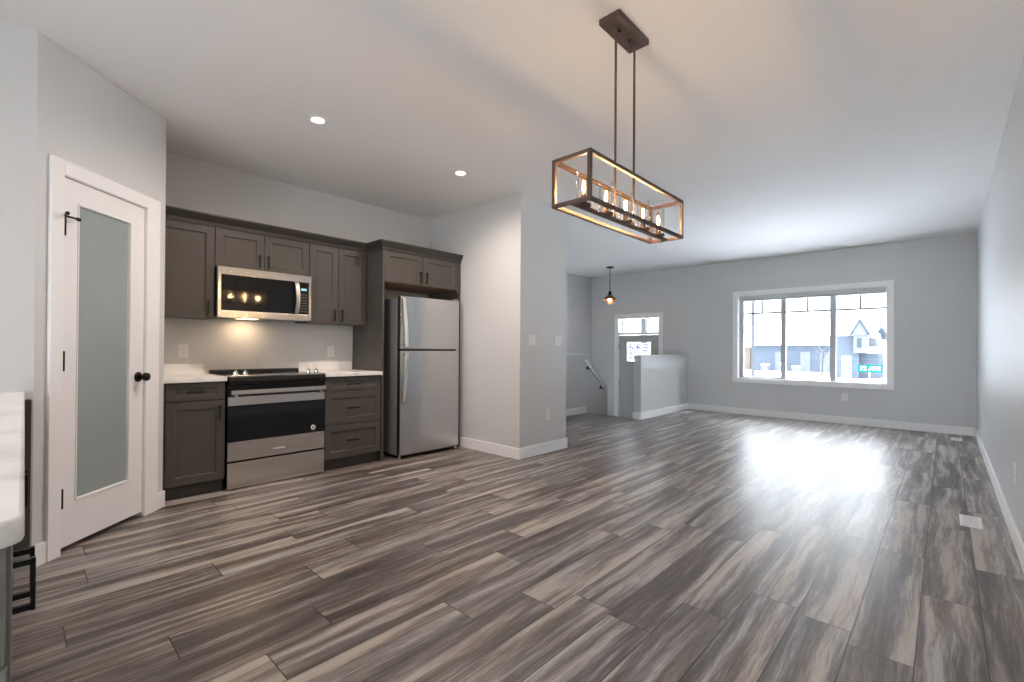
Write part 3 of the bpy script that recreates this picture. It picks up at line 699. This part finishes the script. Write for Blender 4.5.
# entry pendant
px,py = -4.855,8.02
o = empty('entry_pendant_light', (px,py,H), 'small dark bronze pendant lamp hanging above the front entry', 'pendant light')
build('canopy', MB().lathe([(.070,-.0005),(.070,-.018),(.030,-.028),(0,-.029)], (px,py,H), seg=28), BLACK, o, smooth=45)
build('cord', MB().tube([(px,py,H-.028),(px,py,2.30)], .006, 8), BLACK, o)
build('lamp_socket', MB().lathe([(.012,2.31-H),(.028,2.295-H),(.034,2.25-H),(.040,2.215-H)], (px,py,H), seg=20), BLACK, o, smooth=45)
build('lamp_shade', MB().lathe([(.034,2.235-H),(.060,2.218-H),(.122,2.160-H),(.132,2.138-H),(.127,2.139-H),(.117,2.156-H),(.058,2.212-H),(.034,2.229-H)], (px,py,H), seg=32, cap=False), mat('copper_bronze_shade', (.30,.17,.09), .35, metal=.7, var=.1), o, smooth=50)
build('glass_cover', MB().lathe([(.116,2.148-H),(.098,2.095-H),(.050,2.055-H),(0,2.047-H)], (px,py,H), seg=28, cap=False), glassmat('ribbed_glass',(1,.93,.85),.1), o, smooth=60)
build('bulb', MB().lathe([(.014,2.215-H),(.018,2.19-H),(.034,2.15-H),(.030,2.115-H),(.014,2.098-H),(0,2.095-H)], (px,py,H), seg=18), emat('warm_bulb',(1,.62,.28),22), o, smooth=80)

# hand rail on the stair half wall
o = empty('stair_handrail', (XS+.07,7.3,.7), 'short white sloping handrail fixed to the stair half wall', 'handrail')
p0 = Vector((XS+.073,6.960,.955)); p1 = Vector((XS+.073,7.640,.385)); dd = (p1-p0).normalized(); nn = Vector((0,-dd.z,dd.y)); nn = nn if nn.z>0 else -nn
def rl(a,b,c): return tuple(p0+dd*a+Vector((b,0,0))+nn*c)
L_ = (p1-p0).length
build('rail', MB(rl).box(0,L_,-.016,.016,-.020,.020), TRIM, o, bev=.008)
for a_ in (.20,L_-.10):
    c = p0+dd*a_
    mb = MB().tube([(XS+.001,c.y,c.z-.012),(XS+.040,c.y,c.z-.030),(XS+.068,c.y,c.z-.036),(XS+.073,c.y,c.z-.020)], .009, 10)
    mb.lathe([(.030,0),(.030,.005),(.012,.012)], (XS+.0005,c.y,c.z-.012), (1,0,0), 20)
    build('rail_bracket', mb, BLACK, o, smooth=50)

# ================================================================== OUTSIDE
SNOW = mat('snow', (.86,.88,.92), .8, var=.02, scale=.3)
SID = mat('grey_blue_siding', (.040,.048,.060), .9, spec=0, var=.05, scale=.3, stretch=(1,1,20))
SIDL = mat('pale_siding', (.065,.072,.080), .9, spec=0, var=.05, scale=.3, stretch=(1,1,20))
TAN = mat('tan_siding', (.08,.065,.053), .9, spec=0, var=.05, scale=.3)
DARKR = mat('dark_roof_trim', (.024,.029,.036), .9, spec=0, var=.1)
GZ = -1.0
struct('ground', MB().box(-120,60,9.3,160,GZ-.3,GZ), SNOW)
def gable(mb_, x0,x1,y0,y1,z,zr,ov=.4):
    return mb_.prism([(y0-ov,z-.05),(y1+ov,z-.05),((y0+y1)/2,zr)], 0, x0-ov, x1+ov)
o = empty('long_outbuilding', (-12,58,GZ), 'long low blue-grey building with snow-covered roof across the street', 'building')
build('wall', MB().box(-15.3,-8.2,55,61,GZ,1.72), SID, o)
build('roof', gable(MB(),-15.3,-8.2,55,61,1.75,4.6,.25), SNOW, o)
build('eave', MB().box(-15.7,-7.8,54.55,54.62,1.60,1.74), DARKR, o)
for xd in (-13.2,-10.9,-9.2): build('door', MB().box(xd,xd+.9,54.93,54.99,GZ,1.05), SIDL, o)
o = empty('tan_house', (-17,60,GZ), 'tan house wall at the left edge of the window view', 'building')
build('wall', MB().box(-20,-16.2,57,63,GZ,1.6), TAN, o); build('roof', gable(MB(),-20,-16.4,57,63,1.62,4.2), SNOW, o)
o = empty('two_storey_house', (-5.6,48,GZ), 'grey two-storey house with pointed dark gable seen through the right window pane', 'building')
build('wall', MB().box(-6.9,-4.95,45,49,GZ,2.42), SID, o); build('wall', MB().box(-4.95,-3.75,45.6,49,GZ,1.02), SID, o)
build('bay', MB().box(-5.25,-4.45,44.6,45.6,1.02,2.45), SIDL, o)
build('window', MB().box(-5.02,-4.75,44.54,44.6,1.45,2.15), DARKR, o)
build('roof', MB().prism([(-5.45,2.42),(-4.30,2.42),(-4.86,3.62)],1,44.5,46.5), SIDL, o)
gm = MB()
for (xa,za,xb,zb) in ((-5.55,2.34,-4.86,3.70),(-4.16,2.34,-4.86,3.70)):
    gm.prism([(xa,za),(xb,zb),(xb,zb-.20),(xa+(.12 if xa<xb else -.12),za-.02)],1,44.4,44.48)
build('gable_trim', gm, DARKR, o)
build('roof', gable(MB(),-6.9,-5.3,45,49,2.44,3.9,.2), SNOW, o)
build('porch_roof', MB().prism([(45,1.02),(45.6,1.02),(45.6,1.5),(45,1.10)],0,-5.1,-3.6), SNOW, o)
build('upper_wall', MB().box(-4.45,-3.95,46.2,49,1.02,2.25), SIDL, o); build('roof', gable(MB(),-4.45,-3.95,46.2,49,2.28,2.6,.05), SNOW, o)
build('garage_door', MB().box(-6.05,-5.45,44.93,44.99,GZ,.75), SNOW, o)
o = empty('white_gabled_house', (-3.0,52,GZ), 'pale house with small dark gable at the right edge of the window view', 'building')
build('wall', MB().box(-4.2,-2.2,50,56,GZ,2.2), SNOW, o)
build('roof', MB().prism([(-4.45,2.15),(-3.50,2.15),(-3.99,3.20)],1,49.5,52), DARKR, o)
# street lamp pole, street sign
o = build('street_pole', MB().tube([(-8.39,30,GZ),(-8.39,30,2.0),(-8.39,30,7.5)], [.10,.09,.06], 10), mat('pole_grey',(.035,.037,.041),.9,spec=0,var=.05)); tag(o,'tall thin grey street pole outside the left window pane','pole')
GRN = mat('sign_green', (.0,.050,.041), .9, spec=0, var=.02)
o = empty('street_sign', (-2.41,25.0,GZ), 'green street name blade on a post in the snow outside the window', 'street sign')
sd0 = Vector((-2.76,24.8,.41)); sdir = Vector((.733,.68,0)); nrm = Vector((.68,-.733,0))
def SG(u,w_,v): return sd0 + Vector((.94,.34,0)).normalized()*u*1.0 + Vector((.34,-.94,0)).normalized()*w_ + Vector((0,0,v))
build('sign_blade', MB(SG).box(0,.86,-.01,.01,-.155,.155), GRN, o, bev=.01)
build('sign_post', MB(SG).tube([(.43,-.04,GZ-.41),(.43,-.04,.14)], .025, 10), mat('post_pale',(.5,.5,.52),.5), o)
cu = bpy.data.curves.new('sign_text','FONT'); cu.body = '72 AVE'; cu.size = .24; cu.extrude = .003; cu.align_x='CENTER'; cu.align_y='CENTER'
_tf = bpy.data.objects.new('sign_text', cu); _me = bpy.data.meshes.new_from_object(_tf); bpy.data.objects.remove(_tf); _me.name = 'sign_lettering'; _me.materials.clear(); _me.materials.append(SNOW)
tx = bpy.data.objects.new('sign_lettering', _me); COL.objects.link(tx)
ux = Vector((.94,.34,0)).normalized(); nz = Vector((.34,-.94,0)).normalized()
tx.matrix_world = Matrix(((ux.x,0,nz.x,0),(ux.y,0,nz.y,0),(0,1,0,0),(0,0,0,1)))
tx.parent = o; tx.location = SG(.43,.016,0)-Vector((-2.41,25.0,GZ))
# snow-capped utility boxes along the foot of the long building
UB = mat('utility_box_paint',(.07,.077,.087),.9,spec=0,var=.05)
def ubox(x,y,w_,h_,label):
    o = empty('utility_box',(x,y,GZ),label,'utility box','utility boxes along the long building')
    build('box_body', MB().box(x-w_/2,x+w_/2,y-.3,y+.3,GZ,GZ+h_), UB, o, bev=.03)
    build('snow_cap', MB().box(x-w_/2-.03,x+w_/2+.03,y-.33,y+.33,GZ+h_,GZ+h_+.18), SNOW, o, bev=.06)
    build('service_door', MB().box(x-w_*.35,x+w_*.35,y-.315,y-.3,GZ+.12,GZ+h_-.1), SIDL, o)
ubox(-13.75,53.4,.6,.62,'snow-capped utility box outside the left window pane')
ubox(-12.2,53.4,.35,.75,'narrow snow-capped utility box outside the left window mullion')
ubox(-10.9,53.4,.7,.5,'low snow-capped utility box outside the middle window pane')
# bare tree
BARK = mat('bark',(.07,.07,.073),.9,spec=0,var=.2)
o = empty('bare_tree',(-7.9,48,GZ),'bare leafless tree beside the long building, through the middle pane','tree')
tb = MB().tube([(-7.9,48,GZ),(-7.88,48,.2),(-7.75,48,1.3)],[.10,.08,.05],8)
random.seed(3)
for k in range(9):
    z = -.2+k*.17; s_ = random.uniform(.4,.9)*(1 if k%2 else -1)
    tb.tube([(-7.88,48,z),(-7.88+s_*.5,48+random.uniform(-.3,.3),z+.45),(-7.88+s_*.8,48,z+.75)],[.035,.022,.008],6)
build('trunk', tb, BARK, o)

# small covered porch outside the front door
PP = mat('porch_paint',(.075,.08,.085),.9,spec=0)
o = empty('porch',(-5.2,9.7,GZ),'small covered porch with square posts outside the front door','porch')
build('porch_roof', MB().box(-6.4,-3.9,9.12,10.6,2.65,2.80), PP, o)
build('porch_floor', MB().box(-6.4,-3.9,9.12,10.6,GZ,-.62), PP, o)
for (xa,xb) in ((-5.97,-5.87),(-5.345,-5.235)): build('porch_post', MB().box(xa,xb,10.25,10.36,-.62,2.65), PP, o)
